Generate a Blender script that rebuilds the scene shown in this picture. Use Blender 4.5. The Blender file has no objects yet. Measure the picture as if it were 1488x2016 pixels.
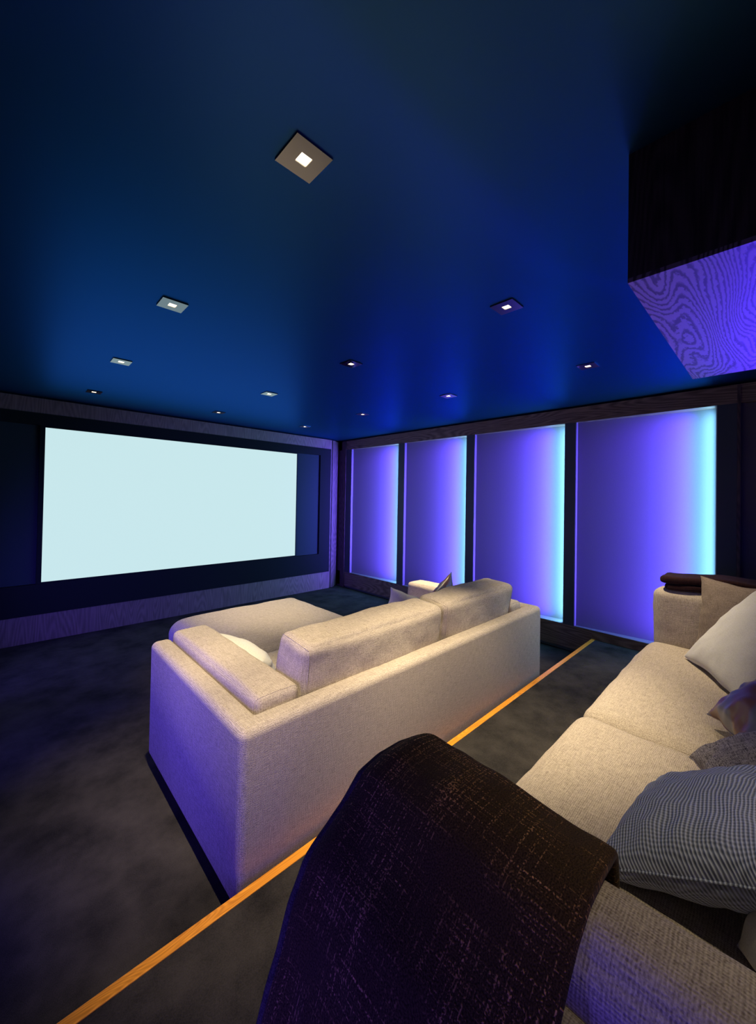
import bpy, bmesh, math, random
from mathutils import Vector, Matrix, noise
random.seed(4)
sc = bpy.context.scene
C = bpy.context.collection
Z0 = 1.58            # camera height above the lower floor; heights below are given relative to the camera

# ------------------------------------------------------------------ camera
F = Vector((0.6894020725581433, 0.7242626034489043, 0.012979352755490437))
R = Vector((0.7240521069408136, -0.6895185880982593, 0.017682282136407906))
U = Vector((-0.021756120681427862, 0.0027924742430565416, 0.9997594077079229))
cd = bpy.data.cameras.new('camera'); cam = bpy.data.objects.new('camera', cd); C.objects.link(cam)
cd.sensor_fit = 'VERTICAL'; cd.sensor_height = 36; cd.sensor_width = 36 * 1488 / 2016
cd.lens = 13.569878; cd.shift_x = 0.005407; cd.shift_y = -0.0192; cd.clip_start = 0.01
mw = Matrix((R, U, -F)).transposed().to_4x4(); mw.translation = (0, 0, Z0)
cam.matrix_world = mw
sc.camera = cam
sc.view_settings.view_transform = 'Standard'; sc.view_settings.look = 'None'
sc.view_settings.exposure = 0.0; sc.view_settings.gamma = 1.0; sc.view_settings.use_curve_mapping = False
sc.cycles.max_bounces = 6; sc.cycles.diffuse_bounces = 4; sc.cycles.glossy_bounces = 3
sc.cycles.sample_clamp_indirect = 2.0; sc.cycles.caustics_reflective = False; sc.cycles.caustics_refractive = False

# ------------------------------------------------------------------ world and light levels
w = bpy.data.worlds.new('world'); sc.world = w; w.use_nodes = True
w.node_tree.nodes['Background'].inputs[0].default_value = (0.002, 0.002, 0.006, 1)
w.node_tree.nodes['Background'].inputs[1].default_value = 0.0
SCREEN_COL, SCREEN_E = (0.578, 0.800, 0.831), 1.0
WARM = (1.0, 0.80, 0.50)
LIGHT_X = (0.619, 1.857, 3.095); LIGHT_Y = (0.970, 2.207, 3.445, 4.682)
SPOT_W = {(0, 0): 240, (1, 0): 310, (2, 0): 175,
          (0, 1): 190, (1, 1): 45, (2, 1): 400,
          (0, 2): 6, (1, 2): 230, (2, 2): 6,
          (0, 3): 3, (1, 3): 6, (2, 3): 4, (0, -1): 36}
SPOT_A = {(0, 0): 52, (0, 1): 44, (2, 1): 54, (1, 2): 52, (1, 0): 57, (2, 0): 66, (0, -1): 56}      # cone in degrees
SPOT_AIM = {(0, 0): (.36, .44), (0, 1): (.14, .14), (2, 1): (0, .08), (0, -1): (.74, .52), (2, 0): (-.05, -.2)}                   # gimbal aim
LED_W = 22.0; LED_COL = (0.22, 0.60, 0.95)
LEDB_SPREAD = 50; LEDB_W = 47.0; LEDB_COL = (0.08, 0.018, .70)
SOFFIT_FILL_W = 8; SOFFIT_FILL_COL = (.06, .02, 1.0)  # level of the added violet fill under the bulkhead
AMB_W = [15, 12, 10, 4.5, 2.2]; AMB_COL = (.10, .06, .80)     # left wall bays, thrown into the room

# ------------------------------------------------------------------ helpers
def mat(name, col=(.5, .5, .5), rough=.8, metal=0.0, emit=None, es=0.0, spec=None):
    m = bpy.data.materials.new(name); m.use_nodes = True
    b = m.node_tree.nodes['Principled BSDF']
    b.inputs['Base Color'].default_value = (*col, 1); b.inputs['Roughness'].default_value = rough
    b.inputs['Metallic'].default_value = metal
    if spec is not None: b.inputs['Specular IOR Level'].default_value = spec
    if emit:
        b.inputs['Emission Color'].default_value = (*emit, 1); b.inputs['Emission Strength'].default_value = es
    return m
def nodes(m): return m.node_tree.nodes, m.node_tree.links, m.node_tree.nodes['Principled BSDF']
def N(m, t, **kw):
    n = m.node_tree.nodes.new(t)
    for k, v in kw.items():
        if k in n.inputs: n.inputs[k].default_value = v
        else: setattr(n, k, v)
    return n
def math_node(m, op, a, b=None):
    n = m.node_tree.nodes.new('ShaderNodeMath'); n.operation = op
    for i, x in enumerate((a, b)):
        if x is None: continue
        if isinstance(x, (int, float)): n.inputs[i].default_value = x
        else: m.node_tree.links.new(x, n.inputs[i])
    return n.outputs[0]
def ramp(m, src, stops):
    r = m.node_tree.nodes.new('ShaderNodeValToRGB'); m.node_tree.links.new(src, r.inputs[0])
    e = r.color_ramp.elements
    while len(e) < len(stops): e.new(0.5)
    for q, (p_, c_) in zip(e, stops): q.position = p_; q.color = (*c_, 1)
    return r.outputs[0]
def fabric(name, dark, light, pitch=.0045, bump=.5, rough=.95, slub=1.0, weave=.10):
    """woven cloth: threads along object axes (each faded out on faces square to it), with slubby noise on top"""
    m = mat(name, light, rough, spec=.12); nd, lk, b = nodes(m)
    tc = N(m, 'ShaderNodeTexCoord')
    wob = N(m, 'ShaderNodeTexNoise', Scale=11.0, Detail=2.0); lk.new(tc.outputs['Object'], wob.inputs['Vector'])
    off = N(m, 'ShaderNodeVectorMath', operation='SCALE'); lk.new(wob.outputs['Color'], off.inputs[0]); off.inputs['Scale'].default_value = .012
    ad = N(m, 'ShaderNodeVectorMath', operation='ADD'); lk.new(tc.outputs['Object'], ad.inputs[0]); lk.new(off.outputs[0], ad.inputs[1])
    sep = N(m, 'ShaderNodeSeparateXYZ'); lk.new(ad.outputs[0], sep.inputs[0])
    sn = N(m, 'ShaderNodeSeparateXYZ'); lk.new(tc.outputs['Normal'], sn.inputs[0])
    k = 2 * math.pi / pitch
    wv = None
    for i in range(3):
        q = math_node(m, 'SINE', math_node(m, 'MULTIPLY', sep.outputs[i], k))
        wt = math_node(m, 'SUBTRACT', 1.0, math_node(m, 'POWER', math_node(m, 'ABSOLUTE', sn.outputs[i]), 2.0))
        q = math_node(m, 'MULTIPLY', q, wt); wv = q if wv is None else math_node(m, 'ADD', wv, q)
    n1 = N(m, 'ShaderNodeTexNoise', Scale=330.0, Detail=2.0); lk.new(tc.outputs['Object'], n1.inputs['Vector'])
    h = math_node(m, 'ADD', math_node(m, 'MULTIPLY', wv, weave), math_node(m, 'MULTIPLY', math_node(m, 'SUBTRACT', n1.outputs[0], .5), .8))
    for sc3 in ((300, 300, 25), (25, 300, 300), (300, 25, 300)):
        mp2 = N(m, 'ShaderNodeMapping'); mp2.inputs['Scale'].default_value = sc3
        lk.new(tc.outputs['Object'], mp2.inputs[0])
        n2 = N(m, 'ShaderNodeTexNoise', Scale=1.0, Detail=1.0); lk.new(mp2.outputs[0], n2.inputs['Vector'])
        h = math_node(m, 'ADD', h, math_node(m, 'MULTIPLY', math_node(m, 'SUBTRACT', n2.outputs[0], .5), .45 * slub))
    h = math_node(m, 'ADD', h, .5)
    lk.new(ramp(m, h, [(0.15, dark), (0.80, light)]), b.inputs['Base Color'])
    bp = N(m, 'ShaderNodeBump', Strength=bump, Distance=.0015); lk.new(h, bp.inputs['Height']); lk.new(bp.outputs[0], b.inputs['Normal'])
    return m
def wood(name, dark, light, axis='Z', rough=.45, scale=1.0, contrast=.14, freq=190.0):
    """flat-sawn grain: contour bands of a noise field stretched along the grain"""
    m = mat(name, light, rough, spec=.3); nd, lk, b = nodes(m)
    tc = N(m, 'ShaderNodeTexCoord'); mp = N(m, 'ShaderNodeMapping')
    sc_ = [7, 7, 7]; sc_['XYZ'.index(axis)] = 1.1
    mp.inputs['Scale'].default_value = [v * scale for v in sc_]; lk.new(tc.outputs['Object'], mp.inputs[0])
    n = N(m, 'ShaderNodeTexNoise', Scale=.55, Detail=1.5, Roughness=.45); lk.new(mp.outputs[0], n.inputs['Vector'])
    rg = math_node(m, 'SINE', math_node(m, 'MULTIPLY', n.outputs[0], freq))
    mp2 = N(m, 'ShaderNodeMapping'); s2 = [160, 160, 160]; s2['XYZ'.index(axis)] = 6; mp2.inputs['Scale'].default_value = s2
    lk.new(tc.outputs['Object'], mp2.inputs[0])
    n2 = N(m, 'ShaderNodeTexNoise', Scale=1.0, Detail=3.0); lk.new(mp2.outputs[0], n2.inputs['Vector'])
    h = math_node(m, 'ADD', math_node(m, 'MULTIPLY', rg, contrast), math_node(m, 'MULTIPLY', n2.outputs[0], .9))
    lk.new(ramp(m, h, [(0.2, dark), (.75, light)]), b.inputs['Base Color'])
    bp = N(m, 'ShaderNodeBump', Strength=.25, Distance=.001); lk.new(h, bp.inputs['Height']); lk.new(bp.outputs[0], b.inputs['Normal'])
    return m
def tag(o, label=None, cat=None, group=None, kind=None):
    for k, v in (('label', label), ('category', cat), ('group', group), ('kind', kind)):
        if v: o[k] = v
    return o
def link(name, me, m, parent=None, smooth=False):
    o = bpy.data.objects.new(name, me); C.objects.link(o)
    if m: me.materials.append(m)
    if parent: o.parent = parent
    if smooth:
        for p in me.polygons: p.use_smooth = True
    return o
def empty(name, loc, rz=0.0):
    o = bpy.data.objects.new(name, None); C.objects.link(o); o.location = loc; o.rotation_euler = (0, 0, rz)
    o.empty_display_size = .1
    return o
def loc_of(parent): return Vector(parent.location) if parent else Vector((0, 0, 0))
def box(name, a, b, m, parent=None, bev=.0, kind=None, origin=None):
    """box between world corners a and b (heights relative to the camera)"""
    a = Vector(a); b = Vector(b); a.z += Z0; b.z += Z0
    lo = Vector([min(a[i], b[i]) for i in range(3)]); hi = Vector([max(a[i], b[i]) for i in range(3)])
    off = loc_of(parent)
    bm = bmesh.new(); bmesh.ops.create_cube(bm, size=1)
    c = (lo + hi) / 2; s = hi - lo
    for v in bm.verts: v.co = Vector((v.co.x * s.x, v.co.y * s.y, v.co.z * s.z))
    if bev: bmesh.ops.bevel(bm, geom=list(bm.edges), offset=bev, segments=3, affect='EDGES', profile=.5)
    me = bpy.data.meshes.new(name); bm.to_mesh(me); bm.free()
    o = link(name, me, m, parent); o.location = c - off
    if kind: o['kind'] = kind
    return o
def cushion_mesh(name, size, r=.05, crown=(0, 0, 0), nz=.0, seed=0, n=22, warp=None):
    """soft rounded block: corner radius r, faces pushed out by crown per axis, creased by noise"""
    bm = bmesh.new(); bmesh.ops.create_cube(bm, size=2)
    bmesh.ops.subdivide_edges(bm, edges=list(bm.edges), cuts=n, use_grid_fill=True)
    hx = [s / 2 for s in size]
    for v in bm.verts:
        u = [math.copysign(abs(c) ** .8 if abs(c) < 1 else 1, c) for c in v.co]
        p = [u[i] * hx[i] for i in range(3)]
        q = [max(-hx[i] + r, min(hx[i] - r, p[i])) for i in range(3)]
        d = Vector([p[i] - q[i] for i in range(3)])
        if d.length > r * .0001:
            mx = max(abs(c) for c in d)
            d = d.normalized() * mx if d.length > 0 else d
        co = Vector(q) + d
        nrm = Vector(u)
        for i in range(3):
            j, k = [a for a in range(3) if a != i]
            f = (1 - min(1, abs(u[j])) ** 2.4) * (1 - min(1, abs(u[k])) ** 2.4)
            co[i] += crown[i] * f * u[i]
        if nz:
            t = noise.noise(Vector((co.x * 5 + seed, co.y * 5, co.z * 5))) + .5 * noise.noise(Vector((co.x * 13, co.y * 13 + seed, co.z * 13)))
            co += nrm.normalized() * t * nz
        if warp: co = warp(co)
        v.co = co
    bmesh.ops.recalc_face_normals(bm, faces=bm.faces)
    me = bpy.data.meshes.new(name); bm.to_mesh(me); bm.free()
    return me
def cushion(name, lo, hi, m, parent=None, rot=(0, 0, 0), **kw):
    lo = Vector(lo); hi = Vector(hi); lo.z += Z0; hi.z += Z0
    o = link(name, cushion_mesh(name, hi - lo, **kw), m, parent, True)
    o.location = (lo + hi) / 2 - loc_of(parent); o.rotation_euler = rot
    return o
def tube_curve(name, pts, r, m, parent=None, cyclic=False):
    cu = bpy.data.curves.new(name, 'CURVE'); cu.dimensions = '3D'; cu.bevel_depth = r; cu.bevel_resolution = 2
    s = cu.splines.new('POLY'); s.points.add(len(pts) - 1); s.use_cyclic_u = cyclic
    for q, p in zip(s.points, pts): q.co = (*p, 1)
    tmp = bpy.data.objects.new('t', cu); C.objects.link(tmp)
    dg = bpy.context.evaluated_depsgraph_get(); me = bpy.data.meshes.new_from_object(tmp.evaluated_get(dg))
    bpy.data.objects.remove(tmp); bpy.data.curves.remove(cu)
    me.materials.clear(); me.name = name
    return link(name, me, m, parent, True)
def piping(cush, axis, m, ends=(-1, 1), r=.0024, inset=.35, rad=.05):
    """sewn seam that follows the cushion's surface around its two boxed ends"""
    from mathutils.bvhtree import BVHTree
    me = cush.data; vs = [v.co.copy() for v in me.vertices]
    bvh = BVHTree.FromPolygons(vs, [tuple(p.vertices) for p in me.polygons])
    hx = [max(abs(v[i]) for v in vs) for i in range(3)]
    j, k = [a for a in range(3) if a != axis]
    for e in ends:
        pts = []
        for t in range(120):
            a = 2 * math.pi * t / 120
            c, s_ = math.cos(a), math.sin(a)
            q = [0, 0, 0]; q[axis] = e * (hx[axis] - rad * inset)
            q[j] = math.copysign(abs(c) ** .16, c) * hx[j]; q[k] = math.copysign(abs(s_) ** .16, s_) * hx[k]
            co = bvh.find_nearest(Vector(q))[0]; pts.append(co)
        tube_curve('piping', pts, r, m, cush, True)
def pillow(name, bl, br, up, h, t, m, label, cat='pillow', seed=0, group=None, pinch=.09, wr=.012, zip_side=False, piping=None, n=40):
    """knife-edge scatter pillow standing on its bottom edge bl-br, leaning along up"""
    bl = Vector(bl); br = Vector(br); bl.z += Z0; br.z += Z0
    X = (br - bl); wd = X.length; X.normalize(); Yv = Vector(up).normalized(); Yv = (Yv - X * Yv.dot(X)).normalized(); Zv = X.cross(Yv)
    bm = bmesh.new(); g = {}
    def outline(u, v):
        x = u * wd / 2 * (1 - pinch * (1 - v * v) * abs(u)); y = v * h / 2 * (1 - pinch * (1 - u * u) * abs(v))
        x += .012 * noise.noise(Vector((v * 2.2, seed, 0))) * abs(u); y += .012 * noise.noise(Vector((u * 2.2, seed, 4))) * abs(v)
        return x, y
    for s in (1, -1):
        for i in range(n + 1):
            for j in range(n + 1):
                if s < 0 and (i in (0, n) or j in (0, n)): g[(s, i, j)] = g[(1, i, j)]; continue
                u = math.sin((i / n - .5) * math.pi); v = math.sin((j / n - .5) * math.pi)
                x, y = outline(u, v)
                f = max(0, (1 - u * u) * (1 - v * v))
                z = s * t / 2 * (f ** .42)
                e = max(0.0, f) ** .5 * (1 - f * .5)
                r_ = math.hypot(u, v) + 1e-6; a = math.atan2(v, u)
                z += e * wr * (noise.noise(Vector((x * 7, y * 7, seed + s))) + .7 * noise.noise(Vector((x * 18, y * 18, seed * 2 + s)))
                               + .8 * math.sin(a * 17 + seed) * min(1, r_) ** 2 * .5)
                g[(s, i, j)] = bm.verts.new((x, y, z))
    for s in (1, -1):
        for i in range(n):
            for j in range(n):
                q = [g[(s, i, j)], g[(s, i + 1, j)], g[(s, i + 1, j + 1)], g[(s, i, j + 1)]]
                if s < 0: q.reverse()
                bm.faces.new(q)
    me = bpy.data.meshes.new(name); bm.to_mesh(me); bm.free()
    o = link(name, me, m, None, True)
    c = (bl + br) / 2 + Yv * h / 2
    M = Matrix((X, Yv, Zv)).transposed().to_4x4(); M.translation = c; o.matrix_world = M
    tag(o, label, cat, group)
    pm = piping or m
    pts = []
    for k in range(4):
        for i in range(n):
            q = math.sin((i / n - .5) * math.pi)
            u, v = ((q, -1), (1, q), (-q, 1), (-1, -q))[k]
            x, y = outline(u, v); pts.append((x, y, 0))
    tube_curve('piping', pts, .0028, pm, o, True)
    return o

# ------------------------------------------------------------------ materials
M = {}
M['sofa'] = fabric('sofa_weave', (.24, .20, .17), (.66, .59, .51), .005, .9)
M['linen'] = fabric('white_linen', (.50, .50, .50), (.76, .76, .75), .002, .3, slub=.5)
M['tan'] = fabric('taupe_linen', (.13, .10, .085), (.34, .28, .24), .0025, .5)
M['marl'] = fabric('marled_grey_linen', (.04, .035, .06), (.42, .40, .46), .003, .6, slub=1.6)
M['panel'] = fabric('panel_cloth', (.15, .15, .16), (.20, .20, .21), .004, .15, slub=.15)
M['navy'] = fabric('navy_wing_cloth', (.018, .025, .036), (.028, .038, .052), .004, .2, slub=.2)
M['black_cloth'] = mat('black_masking', (.006, .007, .010), .9, spec=.2)
M['wood_h'] = wood('dark_oak', (.10, .065, .050), (.30, .21, .17), 'Y')
M['wood_x'] = wood('dark_oak_screen_wall', (.11, .065, .07), (.21, .125, .14), 'Z')
M['wood_v'] = wood('dark_oak_upright', (.045, .032, .030), (.13, .09, .085), 'Z')
M['veneer'] = wood('oak_veneer', (.15, .10, .09), (.55, .42, .38), 'X', .5, .9, .45, 330.0)
def veneer_mat():
    """crown-cut oak: growth lines across Y that bow into cathedrals, ragged by fine pores"""
    m = mat('oak_veneer', (.4, .3, .3), .5, spec=.3); nd, lk, b = nodes(m)
    tc = N(m, 'ShaderNodeTexCoord'); mp = N(m, 'ShaderNodeMapping'); mp.inputs['Scale'].default_value = (.8, 4.2, 1); mp.inputs['Location'].default_value = (1.3, .4, 0)
    lk.new(tc.outputs['Object'], mp.inputs[0])
    n = N(m, 'ShaderNodeTexNoise', Scale=1.0, Detail=2.0, Roughness=.5); lk.new(mp.outputs[0], n.inputs['Vector'])
    mp2 = N(m, 'ShaderNodeMapping'); mp2.inputs['Scale'].default_value = (35, 110, 1); lk.new(tc.outputs['Object'], mp2.inputs[0])
    f = N(m, 'ShaderNodeTexNoise', Scale=1.0, Detail=2.0); lk.new(mp2.outputs[0], f.inputs['Vector'])
    sep = N(m, 'ShaderNodeSeparateXYZ'); lk.new(tc.outputs['Object'], sep.inputs[0])
    ph = math_node(m, 'ADD', math_node(m, 'MULTIPLY', sep.outputs[1], 260.0), math_node(m, 'MULTIPLY', n.outputs[0], 230.0))
    ph = math_node(m, 'ADD', ph, math_node(m, 'MULTIPLY', f.outputs[0], 5.0))
    h = math_node(m, 'ADD', math_node(m, 'MULTIPLY', math_node(m, 'SINE', ph), .5), math_node(m, 'MULTIPLY', f.outputs[0], .9))
    lk.new(ramp(m, h, [(.0, (.10, .07, .085)), (.55, (.36, .27, .33))]), b.inputs['Base Color'])
    return m
M['veneer'] = veneer_mat()
M['nosing'] = wood('orange_oak', (.60, .22, .02), (.95, .40, .04), 'X', .35, 3)
M['stile'] = mat('stile_lacquer', (.06, .07, .09), .5, spec=.3)
M['metal'] = mat('brushed_plate', (.20, .205, .225), .10, 1.0)
M['can'] = mat('lamp_can', (.5, .4, .3), .4, .6)
M['lamp'] = mat('lamp_glow', (1, 1, 1), .5, emit=(1.0, .86, .60), es=5.0)
M['screen'] = mat('screen_glow', (.02, .02, .02), .9, emit=SCREEN_COL, es=SCREEN_E, spec=0)
M['foot'] = mat('sofa_foot', (.02, .015, .012), .6)
M['led'] = mat('led_profile', (.6, .6, .6), .4)
M['liner'] = mat('edge_liner', (.16, .14, .16), .5)
M['fluff'] = mat('dark_wall', (.01, .01, .02), .9)

def ceiling_mat():
    m = mat('blue_ceiling_paint', (.03, .105, .27), .42, metal=.85, spec=.05)
    m.node_tree.nodes['Principled BSDF'].inputs['Specular Tint'].default_value = (.05, .4, 1, 1)
    return m
M['ceiling'] = ceiling_mat()
def carpet_mat():
    m = mat('carpet_pile', (.1, .09, .08), .95, spec=.1); nd, lk, b = nodes(m)
    tc = N(m, 'ShaderNodeTexCoord')
    n1 = N(m, 'ShaderNodeTexNoise', Scale=4.5, Detail=6.0, Roughness=.62); lk.new(tc.outputs['Object'], n1.inputs['Vector'])
    n2 = N(m, 'ShaderNodeTexNoise', Scale=300.0, Detail=2.0); lk.new(tc.outputs['Object'], n2.inputs['Vector'])
    h = math_node(m, 'ADD', math_node(m, 'MULTIPLY', n1.outputs[0], 1.1), math_node(m, 'MULTIPLY', n2.outputs[0], .5))
    lk.new(ramp(m, h, [(.50, (.008, .008, .009)), (1.05, (.050, .046, .044))]), b.inputs['Base Color'])
    bp = N(m, 'ShaderNodeBump', Strength=.7, Distance=.004); lk.new(n2.outputs[0], bp.inputs['Height']); lk.new(bp.outputs[0], b.inputs['Normal'])
    return m
M['carpet'] = carpet_mat()
def throw_mat(name, base, fleck):
    """dark boucle cloth; coloured flecks sit in dotted rows along warp and weft (UVs in metres)"""
    m = mat(name, base, .95, spec=.08); nd, lk, b = nodes(m)
    uv = N(m, 'ShaderNodeTexCoord')
    def nz(sc_, loc, det=0.0):
        mp = N(m, 'ShaderNodeMapping'); mp.inputs['Scale'].default_value = (*sc_, 1); mp.inputs['Location'].default_value = (*loc, 0)
        lk.new(uv.outputs['UV'], mp.inputs[0]); n = N(m, 'ShaderNodeTexNoise', Scale=1.0, Detail=det); lk.new(mp.outputs[0], n.inputs['Vector']); return n.outputs[0]
    def step(x, lo, hi):
        r = N(m, 'ShaderNodeMapRange'); r.inputs['From Min'].default_value = lo; r.inputs['From Max'].default_value = hi; lk.new(x, r.inputs[0]); return r.outputs[0]
    r1 = math_node(m, 'MULTIPLY', step(nz((5, 260), (0, 0)), .56, .70), step(nz((330, 260), (5, 1)), .50, .64))
    r2 = math_node(m, 'MULTIPLY', step(nz((260, 5), (3, 8)), .58, .72), step(nz((260, 330), (9, 4)), .50, .64))
    area = step(nz((9, 9), (2, 2), 2.0), .36, .68)
    mk = math_node(m, 'MULTIPLY', math_node(m, 'MAXIMUM', r1, r2), area)
    fine = nz((420, 420), (0, 0), 2.0)
    mx = N(m, 'ShaderNodeMix'); mx.data_type = 'RGBA'
    lk.new(mk, mx.inputs[0]); mx.inputs[7].default_value = (*fleck, 1)
    lk.new(ramp(m, fine, [(.35, tuple(x * .45 for x in base)), (.65, tuple(x * 1.5 for x in base))]), mx.inputs[6])
    lk.new(mx.outputs[2], b.inputs['Base Color'])
    h = math_node(m, 'ADD', fine, mk)
    bp = N(m, 'ShaderNodeBump', Strength=.9, Distance=.003); lk.new(h, bp.inputs['Height']); lk.new(bp.outputs[0], b.inputs['Normal'])
    b.inputs['Sheen Weight'].default_value = .06
    return m
M['throw'] = throw_mat('brown_flecked_throw', (.060, .036, .016), (.95, .50, .20))
M['throw_hem'] = fabric('throw_hem', (.02, .018, .02), (.09, .07, .075), .003, .6)
M['throw2'] = throw_mat('plum_throw', (.028, .012, .016), (.10, .03, .02))
def cord_mat():
    m = mat('ribbed_grey', (.3, .33, .36), .95, spec=.1); nd, lk, b = nodes(m)
    tc = N(m, 'ShaderNodeTexCoord'); n = N(m, 'ShaderNodeTexNoise', Scale=5.0, Detail=2.0); lk.new(tc.outputs['Object'], n.inputs['Vector'])
    sep = N(m, 'ShaderNodeSeparateXYZ'); lk.new(tc.outputs['Object'], sep.inputs[0])
    wob = math_node(m, 'MULTIPLY', math_node(m, 'SUBTRACT', n.outputs[0], .5), .05)
    y = math_node(m, 'ADD', sep.outputs[1], wob); x = math_node(m, 'ADD', sep.outputs[0], wob)
    a = math_node(m, 'SINE', math_node(m, 'MULTIPLY', y, 2 * math.pi / .0085))
    c = math_node(m, 'SINE', math_node(m, 'MULTIPLY', x, 2 * math.pi / .0065))
    h = math_node(m, 'ADD', math_node(m, 'ADD', math_node(m, 'MULTIPLY', a, .33), math_node(m, 'MULTIPLY', c, .14)), .5)
    lk.new(ramp(m, h, [(.0, (.13, .15, .22)), (.85, (.60, .68, .95))]), b.inputs['Base Color'])
    bp = N(m, 'ShaderNodeBump', Strength=1.0, Distance=.003); lk.new(h, bp.inputs['Height']); lk.new(bp.outputs[0], b.inputs['Normal'])
    return m
M['cord'] = cord_mat()
def satin_mat(name, a, c):
    m = mat(name, a, .35, spec=.5); nd, lk, b = nodes(m)
    tc = N(m, 'ShaderNodeTexCoord'); n = N(m, 'ShaderNodeTexWave', Scale=2.3, Distortion=5.0, Detail=2.0); n.bands_direction = 'DIAGONAL'
    lk.new(tc.outputs['Object'], n.inputs['Vector'])
    lk.new(ramp(m, n.outputs['Fac'], [(.35, a), (.6, c)]), b.inputs['Base Color'])
    return m
M['satin'] = satin_mat('copper_satin', (.15, .07, .05), (.12, .12, .17))
M['satin2'] = satin_mat('slate_satin', (.20, .20, .30), (.30, .30, .42))

# ------------------------------------------------------------------ room shell
XL, XR, YF, YB = -0.61, 4.34, 5.36, -0.80
CZ = 1.0; FZ = -1.58; PZ = -1.396
box('floor', (XL - .2, YB - .2, FZ - .1), (XR + .4, YF + .4, FZ), M['carpet'], kind='structure')
box('platform', (XL - .2, YB - .2, FZ), (XR + .2, 1.265, PZ), M['carpet'], kind='structure')
box('trim_1', (XL, 1.265, FZ), (XR + .02, 1.30, PZ + .003), M['nosing'], kind='structure', bev=.002)
box('ceiling', (XL - .2, YB - .2, CZ), (XR + .4, YF + .4, CZ + .1), M['ceiling'], kind='structure')
box('wall_back', (XL - .2, YB - .12, FZ), (XR + .4, YB, CZ), M['fluff'], kind='structure')
box('wall_right', (XR + .20, YB - .12, FZ), (XR + .32, YF + .4, CZ), M['fluff'], kind='structure')
box('wall_left', (XL - .32, YB - .12, FZ), (XL - .20, YF + .4, CZ), M['fluff'], kind='structure')
box('wall_screen', (XL - .2, YF + .24, FZ), (XR + .4, YF + .34, CZ), M['fluff'], kind='structure')

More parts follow.
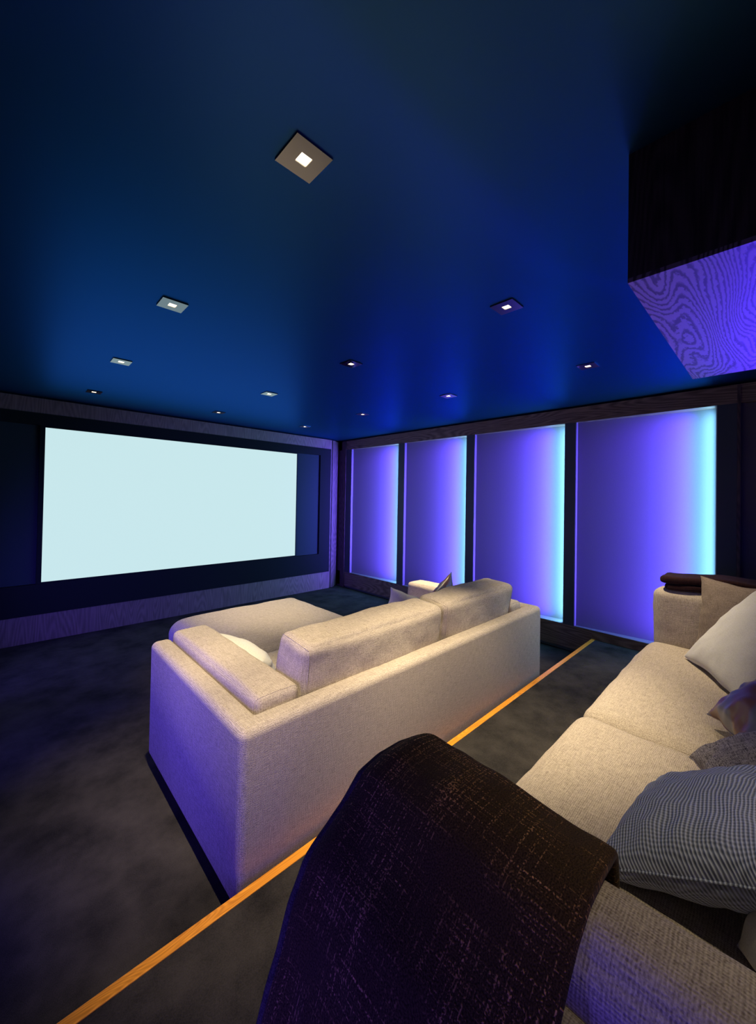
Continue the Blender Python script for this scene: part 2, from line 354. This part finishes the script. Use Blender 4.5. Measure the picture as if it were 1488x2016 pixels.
# side walls: recessed lit cloth panels between uprights and rails
PAN = [(5.105, 4.0), (3.875, 2.80), (2.68, 1.58), (1.468, .357), (.212, YB + .12)]     # far edge, near edge of each bay
STI = [(4.0, 3.875), (2.80, 2.68), (1.58, 1.468), (.357, .232)]
PT, PB = .828, -1.312
tn = 2
def side_wall(s):
    """s=+1 right wall, -1 left wall (mirrored about the room's middle)"""
    global tn
    mid = (XL + XR) / 2
    fx = lambda x: x if s > 0 else 2 * mid - x
    def tb(a, b, m, bev=0.0):
        global tn
        box('trim_%d' % tn, (fx(a[0]), a[1], a[2]), (fx(b[0]), b[1], b[2]), m, kind='structure', bev=bev); tn += 1
    tb((XR, YB, PT), (XR + .2, 5.47, CZ - .018), M['wood_h'])            # top rail
    tb((XR, 1.30, FZ + .03), (XR + .2, 5.47, PB), M['wood_h'])           # bottom rail
    tb((XR, YB, PZ), (XR + .2, 1.30, PB), M['wood_h'])
    tb((XR + .015, 1.30, FZ), (XR + .2, 5.47, FZ + .03), M['stile'])
    for a, b in STI: tb((XR, b, PB), (XR + .2, a, PT), M['stile'], .002)
    tb((XR, 5.12, PB), (XR + .2, 5.24, PT), M['stile'])
    tb((XR + .03, 5.105, PB), (XR + .2, 5.12, PT), M['wood_v'])
    tb((XR - .012, 5.24, FZ), (XR + .2, 5.35, CZ - .018), M['wood_v'])
    tb((XR, 5.35, FZ), (XR + .2, 5.47, CZ - .018), M['wood_v'])
    tb((XR - .006, .212, PZ), (XR + .2, .232, CZ - .02), M['wood_v'])
    tb((XR, YB, PB), (XR + .2, YB + .12, PT), M['stile'])
    names = ['farthest lit blue cloth panel, beside the screen wall corner', 'lit blue cloth panel behind the far arm of the middle sofa',
             'third lit blue cloth panel from the screen, behind the back corner of the middle sofa', 'widest lit blue cloth panel, nearest the camera beside the rear sofa',
             'unlit looking dark cloth panel at the right picture edge, past the last upright']
    for k, (yf, yn) in enumerate(PAN):
        root = empty('wall_panel', (fx(XR + .1), (yf + yn) / 2, Z0 + PB))
        if s < 0: nm = 'cloth panel on the left wall, outside the photograph, ' + ['closest to the screen', 'level with the ottoman', 'level with the middle sofa', 'beside the step edge', 'beside the rear sofa'][k]
        else: nm = names[k]
        tag(root, nm, 'wall panel', 'backlit cloth panels on the %s wall' % ('right' if s > 0 else 'left'))
        O = root.location
        # tilted cloth face: deep at the near edge, shallow at the far edge
        bm = bmesh.new()
        x0, x1 = XR + .045, XR + .155
        vs = [(x1, yn), (x0, yf), (XR + .198, yf), (XR + .198, yn)]
        lo = [bm.verts.new((fx(a) - O.x, b - O.y, 0)) for a, b in vs]; hi = [bm.verts.new((fx(a) - O.x, b - O.y, PT - PB)) for a, b in vs]
        for i in range(4): bm.faces.new((lo[i], lo[(i + 1) % 4], hi[(i + 1) % 4], hi[i]))
        bm.faces.new(hi); bm.faces.new(lo[::-1]); bmesh.ops.recalc_face_normals(bm, faces=bm.faces)
        me = bpy.data.meshes.new('cloth_face'); bm.to_mesh(me); bm.free(); link('cloth_face', me, M['panel'], root)
        box('led_strip', (fx(XR + .02), yn, PB + .01), (fx(XR + .14), yn + .006, PT - .01), M['led'], root)
        # liner that edges the far side and the sill of the bay
        box('edge_liner', (fx(XR + .002), yf - .004, PB), (fx(XR + .05), yf, PT), M['liner'], root)
        box('sill', (fx(XR + .002), yn + .008, PB), (fx(XR + .15), yf - .006, PB + .004), M['panel'], root)
        def strip(nm_, pw, col, loc, direc, ww, hh, spread):
            ld = bpy.data.lights.new(nm_, 'AREA'); ld.shape = 'RECTANGLE'; ld.size = ww; ld.size_y = hh
            ld.energy = pw; ld.color = col; ld.spread = math.radians(spread)
            q = bpy.data.objects.new(nm_, ld); C.objects.link(q); q.parent = root
            Za = -Vector(direc).normalized(); Ya = Vector((0, 0, 1)); Ya = (Ya - Za * Ya.dot(Za)).normalized(); Xa = Ya.cross(Za)
            q.rotation_euler = Matrix((Xa, Ya, Za)).transposed().to_euler(); q.location = Vector(loc) - O
        zc = Z0 + (PT + PB) / 2; hh = PT - PB - .06
        if s > 0 and k < 4:
            strip('led_cyan', LED_W, LED_COL, (XR + .075, yn + .012, zc), (0, 1, 0), .09, hh, 180)
            strip('led_violet', LEDB_W, LEDB_COL, (XR + .06, yn + .014, zc), (.10, 1, 0), .05, hh, LEDB_SPREAD)
        elif s > 0:   # added fill lamp out of view, aimed up to brighten the bulkhead soffit
            strip('soffit_fill', SOFFIT_FILL_W, SOFFIT_FILL_COL, (XR - .02, -.50, Z0 - .20), (-2.0, .40, .83), .2, .2, 26)
        else:
            strip('led_room', AMB_W[k], AMB_COL, (fx(XR + .01), yn + .05, Z0 - .75), (1, .5, -.12), .06, 1.1, 100)
side_wall(1); side_wall(-1)

# screen wall
def tb(a, b, m, bev=0.0):
    global tn
    box('trim_%d' % tn, a, b, m, kind='structure', bev=bev); tn += 1
tb((XL, YF, .825), (4.10, YF + .24, CZ - .018), M['wood_x'])
tb((XL, YF, FZ), (4.10, YF + .24, -1.295), M['wood_x'])
tb((4.10, YF + .03, FZ), (4.14, YF + .24, CZ - .018), M['wood_v'])
tb((4.14, YF + .01, FZ), (4.20, YF + .24, CZ - .018), M['wood_v'], .006)
tb((4.20, YF + .06, FZ), (4.26, YF + .24, CZ - .018), M['wood_v'])
tb((4.26, YF + .09, FZ), (XR + .01, YF + .24, CZ - .018), M['wood_v'], .006)
# cinema screen
root = empty('cinema_screen', (1.857, YF, Z0 - 1.295))
tag(root, 'large glowing pale cyan projection screen in a wide black frame', 'screen')
SX0, SX1, ST, SB = .298, 3.405, .680, -.957
xa, xb = -.36, 4.085
box('masking_top', (xa, YF - .01, .70), (xb, YF + .1, .823), M['black_cloth'], root)
box('masking_bottom', (xa, YF - .01, -1.293), (xb, YF + .1, -.975), M['black_cloth'], root)
box('masking_side', (3.865, YF - .01, -.975), (xb, YF + .1, .70), M['black_cloth'], root)
box('masking_side', (xa, YF - .01, -.975), (-.14, YF + .1, .70), M['black_cloth'], root)
box('backing', (xa + .01, YF + .105, -1.28), (xb - .01, YF + .2, .81), M['black_cloth'], root)
box('cloth_wing', (3.42, YF + .03, -.974), (3.864, YF + .1, .699), M['navy'], root)
box('cloth_wing', (-.139, YF + .03, -.974), (.255, YF + .1, .699), M['navy'], root)
box('screen_border', (.256, YF - .002, -.974), (SX0, YF + .09, .699), M['black_cloth'], root)
box('screen_border', (SX1, YF - .002, -.974), (3.419, YF + .09, .699), M['black_cloth'], root)
box('screen_border', (SX0, YF - .002, -.974), (SX1, YF + .09, SB), M['black_cloth'], root)
box('screen_border', (SX0, YF - .002, ST), (SX1, YF + .09, .699), M['black_cloth'], root)
box('screen_fabric', (SX0, YF + .003, SB), (SX1, YF + .08, ST), M['screen'], root)

# projector bulkhead
root = empty('projector_bulkhead', (1.9, -.2, Z0 + .627))
tag(root, 'wood veneered box hanging from the ceiling above the rear sofa', 'bulkhead')
box('side_board', (1.281, YB, .640), (1.30, .299, CZ), M['wood_v'], root)
box('front_board', (1.30, .28, .640), (2.51, .299, CZ), M['wood_v'], root)
box('side_board', (2.491, YB, .640), (2.51, .28, CZ), M['wood_v'], root)
box('soffit_board', (1.281, YB, .627), (2.51, .299, .640), M['veneer'], root)

# ------------------------------------------------------------------ downlights
def make_downlight():
    root = empty('downlight', (0, 0, Z0 + CZ))
    a, ap, th = .061, .0185, .006
    bm = bmesh.new()
    def ring(z, r): return [bm.verts.new((x * r, y * r, z)) for x, y in ((-1, -1), (1, -1), (1, 1), (-1, 1))]
    o0, o1, i1, i0 = ring(0, a), ring(-th, a), ring(-th, ap), ring(0, ap)
    for A, B in ((o0, o1), (o1, i1), (i1, i0), (i0, o0)):
        for i in range(4): bm.faces.new((A[i], A[(i + 1) % 4], B[(i + 1) % 4], B[i]))
    bmesh.ops.recalc_face_normals(bm, faces=bm.faces)
    me = bpy.data.meshes.new('trim_plate'); bm.to_mesh(me); bm.free(); link('trim_plate', me, M['metal'], root)
    bm = bmesh.new(); A, B = ring(-th + .001, ap * .98), ring(-.001, ap * .98)
    for i in range(4): bm.faces.new((A[i], A[(i + 1) % 4], B[(i + 1) % 4], B[i]))
    me = bpy.data.meshes.new('aperture'); bm.to_mesh(me); bm.free(); link('aperture', me, M['can'], root)
    bm = bmesh.new(); bm.faces.new(ring(-.0022, ap * .97)[::-1])
    me = bpy.data.meshes.new('lamp_lens'); bm.to_mesh(me); bm.free(); link('lamp_lens', me, M['lamp'], root)
    return root
proto = make_downlight()
rown = ['nearest the camera', 'second from the camera', 'third from the camera', 'farthest, close to the screen wall']
coln = ['left row', 'middle row', 'right row']
first = True
for i, x in enumerate(LIGHT_X):
    for j, y in enumerate(LIGHT_Y):
        if first: r_ = proto; first = False
        else:
            r_ = proto.copy(); C.objects.link(r_)
            for ch in list(proto.children):
                if ch.type != 'MESH': continue
                c = ch.copy(); C.objects.link(c); c.parent = r_
        r_.location = (x, y, Z0 + CZ)
        tag(r_, 'square metal ceiling downlight in the %s, %s' % (coln[i], rown[j]), 'ceiling light', 'square ceiling downlights')
r_ = proto.copy(); C.objects.link(r_); r_.location = (LIGHT_X[0], LIGHT_Y[0] - 1.2375, Z0 + CZ)
for ch in list(proto.children):
    c = ch.copy(); C.objects.link(c); c.parent = r_
tag(r_, 'square metal ceiling downlight above the near arm, just out of the photograph', 'ceiling light', 'square ceiling downlights')
for (i, j), e in SPOT_W.items():
    ld = bpy.data.lights.new('downlight_lamp', 'SPOT'); ld.energy = e; ld.color = WARM; ld.spot_blend = 1.0
    ld.spot_size = math.radians(SPOT_A.get((i, j), 72)); ld.shadow_soft_size = .02
    o = bpy.data.objects.new('downlight_lamp', ld); C.objects.link(o)
    o.location = (LIGHT_X[i], LIGHT_Y[j] if j >= 0 else LIGHT_Y[0] - 1.2375, Z0 + CZ - .03)
    ax, ay = SPOT_AIM.get((i, j), (0, 0))
    o.rotation_euler = Vector((ax, ay, -2.0)).to_track_quat('-Z', 'Y').to_euler()

# ------------------------------------------------------------------ sofas
def rail_mesh_pts(): pass
def body_mesh(name, W, D, arm, back, top, bot, r=.035, seat=.30):
    """upholstered shell: back and two arms as one U, with a seat deck between; origin at centre of back bottom"""
    bm = bmesh.new()
    ol = [(-W / 2, 0), (W / 2, 0), (W / 2, D), (W / 2 - arm, D), (W / 2 - arm, back), (-W / 2 + arm, back), (-W / 2 + arm, D), (-W / 2, D)]
    lo = [bm.verts.new((x, y, bot)) for x, y in ol]; hi = [bm.verts.new((x, y, top)) for x, y in ol]
    n = len(ol)
    for i in range(n): bm.faces.new((lo[i], lo[(i + 1) % n], hi[(i + 1) % n], hi[i]))
    bm.faces.new(hi); bm.faces.new(lo[::-1])
    bmesh.ops.recalc_face_normals(bm, faces=bm.faces)
    bmesh.ops.bevel(bm, geom=list(bm.edges), offset=r, segments=5, affect='EDGES', profile=.5, clamp_overlap=True)
    me = bpy.data.meshes.new(name); bm.to_mesh(me); bm.free(); return me
def seam_line(name, pts, parent, r=.0022):
    return tube_curve(name, pts, r, M['sofa'], parent)

# --- middle sofa, standing on the lower floor with its back against the step
S = empty('sofa', ((.637 + 3.215) / 2, 1.335, 0))
tag(S, 'cream woven two seat sofa on the lower floor, back to the wooden step edge', 'sofa')
W_ = 3.215 - .637
o = link('frame', body_mesh('frame', W_, 1.205, .112, .112, Z0 - .868, .055, .035), M['sofa'], S, True)
box('seat_base', (.78, 1.47, -1.55), (3.07, 2.50, -1.30), M['sofa'], S, .02)
for x in (.70, 3.15):
    for y in (1.40, 2.46): box('foot', (x - .03, y - .03, FZ), (x + .03, y + .03, -1.545), M['foot'], S)
h = .0
for a, b in ((.955, 1.925), (1.93, 2.905)):
    cushion('seat_cushion', (a, 1.62, -1.31), (b, 2.56, -1.13), M['sofa'], S, r=.06, crown=(0, .01, .02), nz=.006, seed=a)
for k, (a, b, zt) in enumerate(((.975, 2.005, -.665), (2.03, 2.93, -.655))):
    cb = cushion('back_cushion', (a, 1.462, -1.12), (b, 1.70, zt), M['sofa'], S, rot=(math.radians(6), 0, 0), r=.042, crown=(.016, .035, .012), nz=.012, seed=3 + k, n=30)
    piping(cb, 0, M['sofa'])
for k, (a, b) in enumerate(((.750, .962), (2.895, 3.10))):
    ac = cushion('arm_cushion', (a, 1.452, -1.12), (b, 2.53, -.826), M['sofa'], S, r=.034, crown=(.012, .005, .010), nz=.006, seed=8 + k, n=30); piping(ac, 1, M['sofa'], rad=.034)
# --- rear sofa on the platform
S2 = empty('sofa', (2.05, -.59, Z0 + PZ))
tag(S2, 'cream woven two seat sofa on the raised platform in the foreground, mostly cropped at right', 'sofa')
link('frame', body_mesh('frame', 3.14, 1.19, .112, .18, .705, .03, .035), M['sofa'], S2, True)
box('seat_base', (.55, -.42, PZ + .03), (3.50, .57, PZ + .27), M['sofa'], S2, .02)
for x in (.53, 3.57):
    for y in (-.52, .53): box('foot', (x - .03, y - .03, PZ), (x + .03, y + .03, PZ + .035), M['foot'], S2)
for k, (a, b) in enumerate(((.76, 1.93), (1.935, 3.30))):
    cushion('seat_cushion', (a, -.25, -1.13), (b, .625, -.955), M['sofa'], S2, r=.06, crown=(0, .012, .028), nz=.006, seed=20 + k, n=30)
for k, (a, b) in enumerate(((.78, 2.01), (2.04, 3.28))):
    cushion('back_cushion', (a, -.42, -.94), (b, -.20, -.48), M['sofa'], S2, rot=(math.radians(7), 0, 0), r=.065, crown=(.02, .03, .01), nz=.012, seed=30 + k)
cushion('arm_cushion', (.578, -.38, -.95), (.748, .61, -.61), M['sofa'], S2, r=.055, crown=(.006, .005, .012), nz=.005, seed=41, n=30)
cushion('arm_cushion', (3.31, -.38, -1.10), (3.50, .605, -.60), M['sofa'], S2, r=.055, crown=(.008, .005, .010), nz=.008, seed=44)

# --- ottoman
OT = empty('ottoman', (1.735, 3.22, 0))
tag(OT, 'large low cream upholstered ottoman between the middle sofa and the screen', 'ottoman')
cushion('seat_pad', (1.07, 2.66, -1.40), (2.40, 3.78, -1.118), M['sofa'], OT, r=.12, crown=(.01, .01, .025), nz=.008, seed=51, n=30)
cushion('base', (1.10, 2.69, -1.54), (2.37, 3.75, -1.37), M['sofa'], OT, r=.04, crown=(0, 0, 0), n=12)
for x in (1.20, 2.27):
    for y in (2.79, 3.65): box('foot', (x - .03, y - .03, FZ), (x + .03, y + .03, -1.535), M['foot'], OT)

# ------------------------------------------------------------------ pillows
pillow('scatter_pillow', (1.05, 1.80, -1.10), (1.05, 2.34, -1.10), (-.35, 0, 1), .27, .24, M['linen'],
       'white linen pillow half hidden behind the left arm cushion of the middle sofa', seed=1)
pillow('scatter_pillow', (1.914, 1.966, -1.045), (2.254, 1.754, -1.16), (0, -.02, 1), .42, .13, M['linen'],
       'white linen pillow standing in the right seat of the middle sofa', seed=2)
pillow('scatter_pillow', (2.40, 1.86, -1.09), (2.80, 1.90, -.93), (-.2, -.12, 1), .35, .12, M['satin'],
       'copper and grey satin pillow poking up behind the right back cushion of the middle sofa', seed=3)
pillow('scatter_pillow', (3.26, .37, -.925), (3.02, -.10, -.925), (.0, -.28, 1), .45, .15, M['tan'],
       'taupe linen pillow leaning in the far corner of the rear sofa', seed=5)
pillow('scatter_pillow', (2.98, .385, -.925), (2.42, .10, -.925), (.10, -.85, 1), .56, .18, M['linen'],
       'white linen pillow standing in front of the taupe pillow on the rear sofa', seed=6)
pillow('scatter_pillow', (2.15, .20, -.88), (1.80, .03, -.88), (0, -1, .7), .42, .20, M['satin'],
       'crumpled copper satin pillow at the right picture edge between the white and marled pillows', seed=7, wr=.03)
pillow('scatter_pillow', (1.75, .21, -.885), (1.52, .12, -.885), (0.10, -1, .50), .36, .16, M['marl'],
       'marled grey linen pillow lying between the satin and the ribbed pillow', seed=9, wr=.02)
pillow('scatter_pillow', (1.52, .255, -.90), (1.08, .315, -.915), (.04, -1, .62), .50, .20, M['cord'],
       'large ribbed grey knit pillow against the near arm of the rear sofa', seed=10, wr=.016, n=60)

pillow('scatter_pillow', (1.13, .055, -.925), (.83, -.20, -.925), (0, -.45, 1), .38, .14, M['linen'],
       'pale linen pillow in the shadow at the lower right edge, behind the ribbed pillow', seed=14)

# ------------------------------------------------------------------ throws
def throw_over_arm():
    # cross-section over the near arm (x, z), from the seat side over the cushion crest to the outer side
    prof = [(.785, -.80), (.785, -.72), (.784, -.64), (.772, -.592), (.71, -.580), (.64, -.580), (.585, -.598), (.54, -.638), (.495, -.672), (.450, -.700),
            (.415, -.755), (.375, -.84), (.325, -.94), (.30, -1.03), (.285, -1.12), (.275, -1.22)]
    L = [0]
    for a, b in zip(prof, prof[1:]): L.append(L[-1] + math.dist(a, b))
    n, k = 90, 40
    def at(t):
        d = t * L[-1]
        for i in range(len(L) - 1):
            if d <= L[i + 1] + 1e-9:
                f = (d - L[i]) / (L[i + 1] - L[i]); a, b = prof[i], prof[i + 1]
                return a[0] + (b[0] - a[0]) * f, a[1] + (b[1] - a[1]) * f
        return prof[-1]
    bm = bmesh.new(); uvl = bm.loops.layers.uv.new('UVMap'); g = []
    for i in range(n + 1):
        t = i / n; x, z = at(t); row = []
        x2, z2 = at(min(1, t + .01)); x1, z1 = at(max(0, t - .01)); tx, tz = x2 - x1, z2 - z1; l = math.hypot(tx, tz) or 1; nx, nz_ = -tz / l * -1, tx / l * -1
        for j in range(k + 1):
            s = j / k
            yb, yf = .185, .625 - .05 * max(0, t - .35) - .008 * math.sin(t * 9)
            y = yb + (yf - yb) * s
            d = .012 * noise.noise(Vector((t * 5, s * 3.0, 1))) + .010 * math.sin(s * 7 + t * 3) * max(0, t - .3) + .006 * noise.noise(Vector((t * 16, s * 9, 5)))
            d *= .45 if t < .25 else min(1, .45 + (t - .25) * 2)
            # rounds down over the front end of the arm
            drop = .022 * max(0, (s - .90) / .10) ** 2
            row.append(bm.verts.new((x + nx * d - drop * .3 + .012 * (s - .6), y, z + nz_ * d - drop + .016 * (s - .55) + Z0)))
        g.append(row)
    for i in range(n):
        for j in range(k):
            f = bm.faces.new((g[i][j], g[i + 1][j], g[i + 1][j + 1], g[i][j + 1]))
            for lp, (a, b) in zip(f.loops, ((i, j), (i + 1, j), (i + 1, j + 1), (i, j + 1))): lp[uvl].uv = (a / n * 1.0, b / k * .42)
    hem = [v.co + Vector((-.004, .004, .004)) for v in (r_[-1] for r_ in g)]
    bmesh.ops.recalc_face_normals(bm, faces=bm.faces)
    me = bpy.data.meshes.new('throw_blanket'); bm.to_mesh(me); bm.free()
    o = link('throw_blanket', me, M['throw'], None, True)
    sm = o.modifiers.new('t', 'SOLIDIFY'); sm.thickness = .022; sm.offset = 0
    sb = o.modifiers.new('s', 'SUBSURF'); sb.levels = 1; sb.render_levels = 1
    tube_curve('hem', [tuple(g_) for g_ in hem], .0085, M['throw_hem'], o)
    tag(o, 'dark brown orange-flecked throw draped over the near arm of the rear sofa', 'throw')
    return o
throw_over_arm()
def folded_throw():
    root = empty('throw_blanket', (3.42, .2, Z0 - .59))
    tag(root, 'folded plum brown throw lying on the far arm of the rear sofa', 'throw')
    def wp(co):
        co = co.copy(); co.z += .010 * math.sin(co.y * 9 + 1) + .006 * noise.noise(co * 8); co.x += .008 * math.sin(co.y * 11); return co
    cushion('folded_layer', (3.325, -.30, -.592), (3.56, .54, -.548), M['throw2'], root, r=.016, crown=(0, 0, .003), nz=.004, seed=1, n=30, warp=wp)
    cushion('folded_layer', (3.32, -.30, -.548), (3.56, .565, -.500), M['throw2'], root, r=.02, crown=(0, 0, .004), nz=.006, seed=2, n=30, warp=wp)
    for ob in root.children:
        me = ob.data; uv = me.uv_layers.new(name='UVMap')
        for lp in me.loops: c = me.vertices[lp.vertex_index].co; uv.data[lp.index].uv = (c.y, c.x + c.z)
folded_throw()
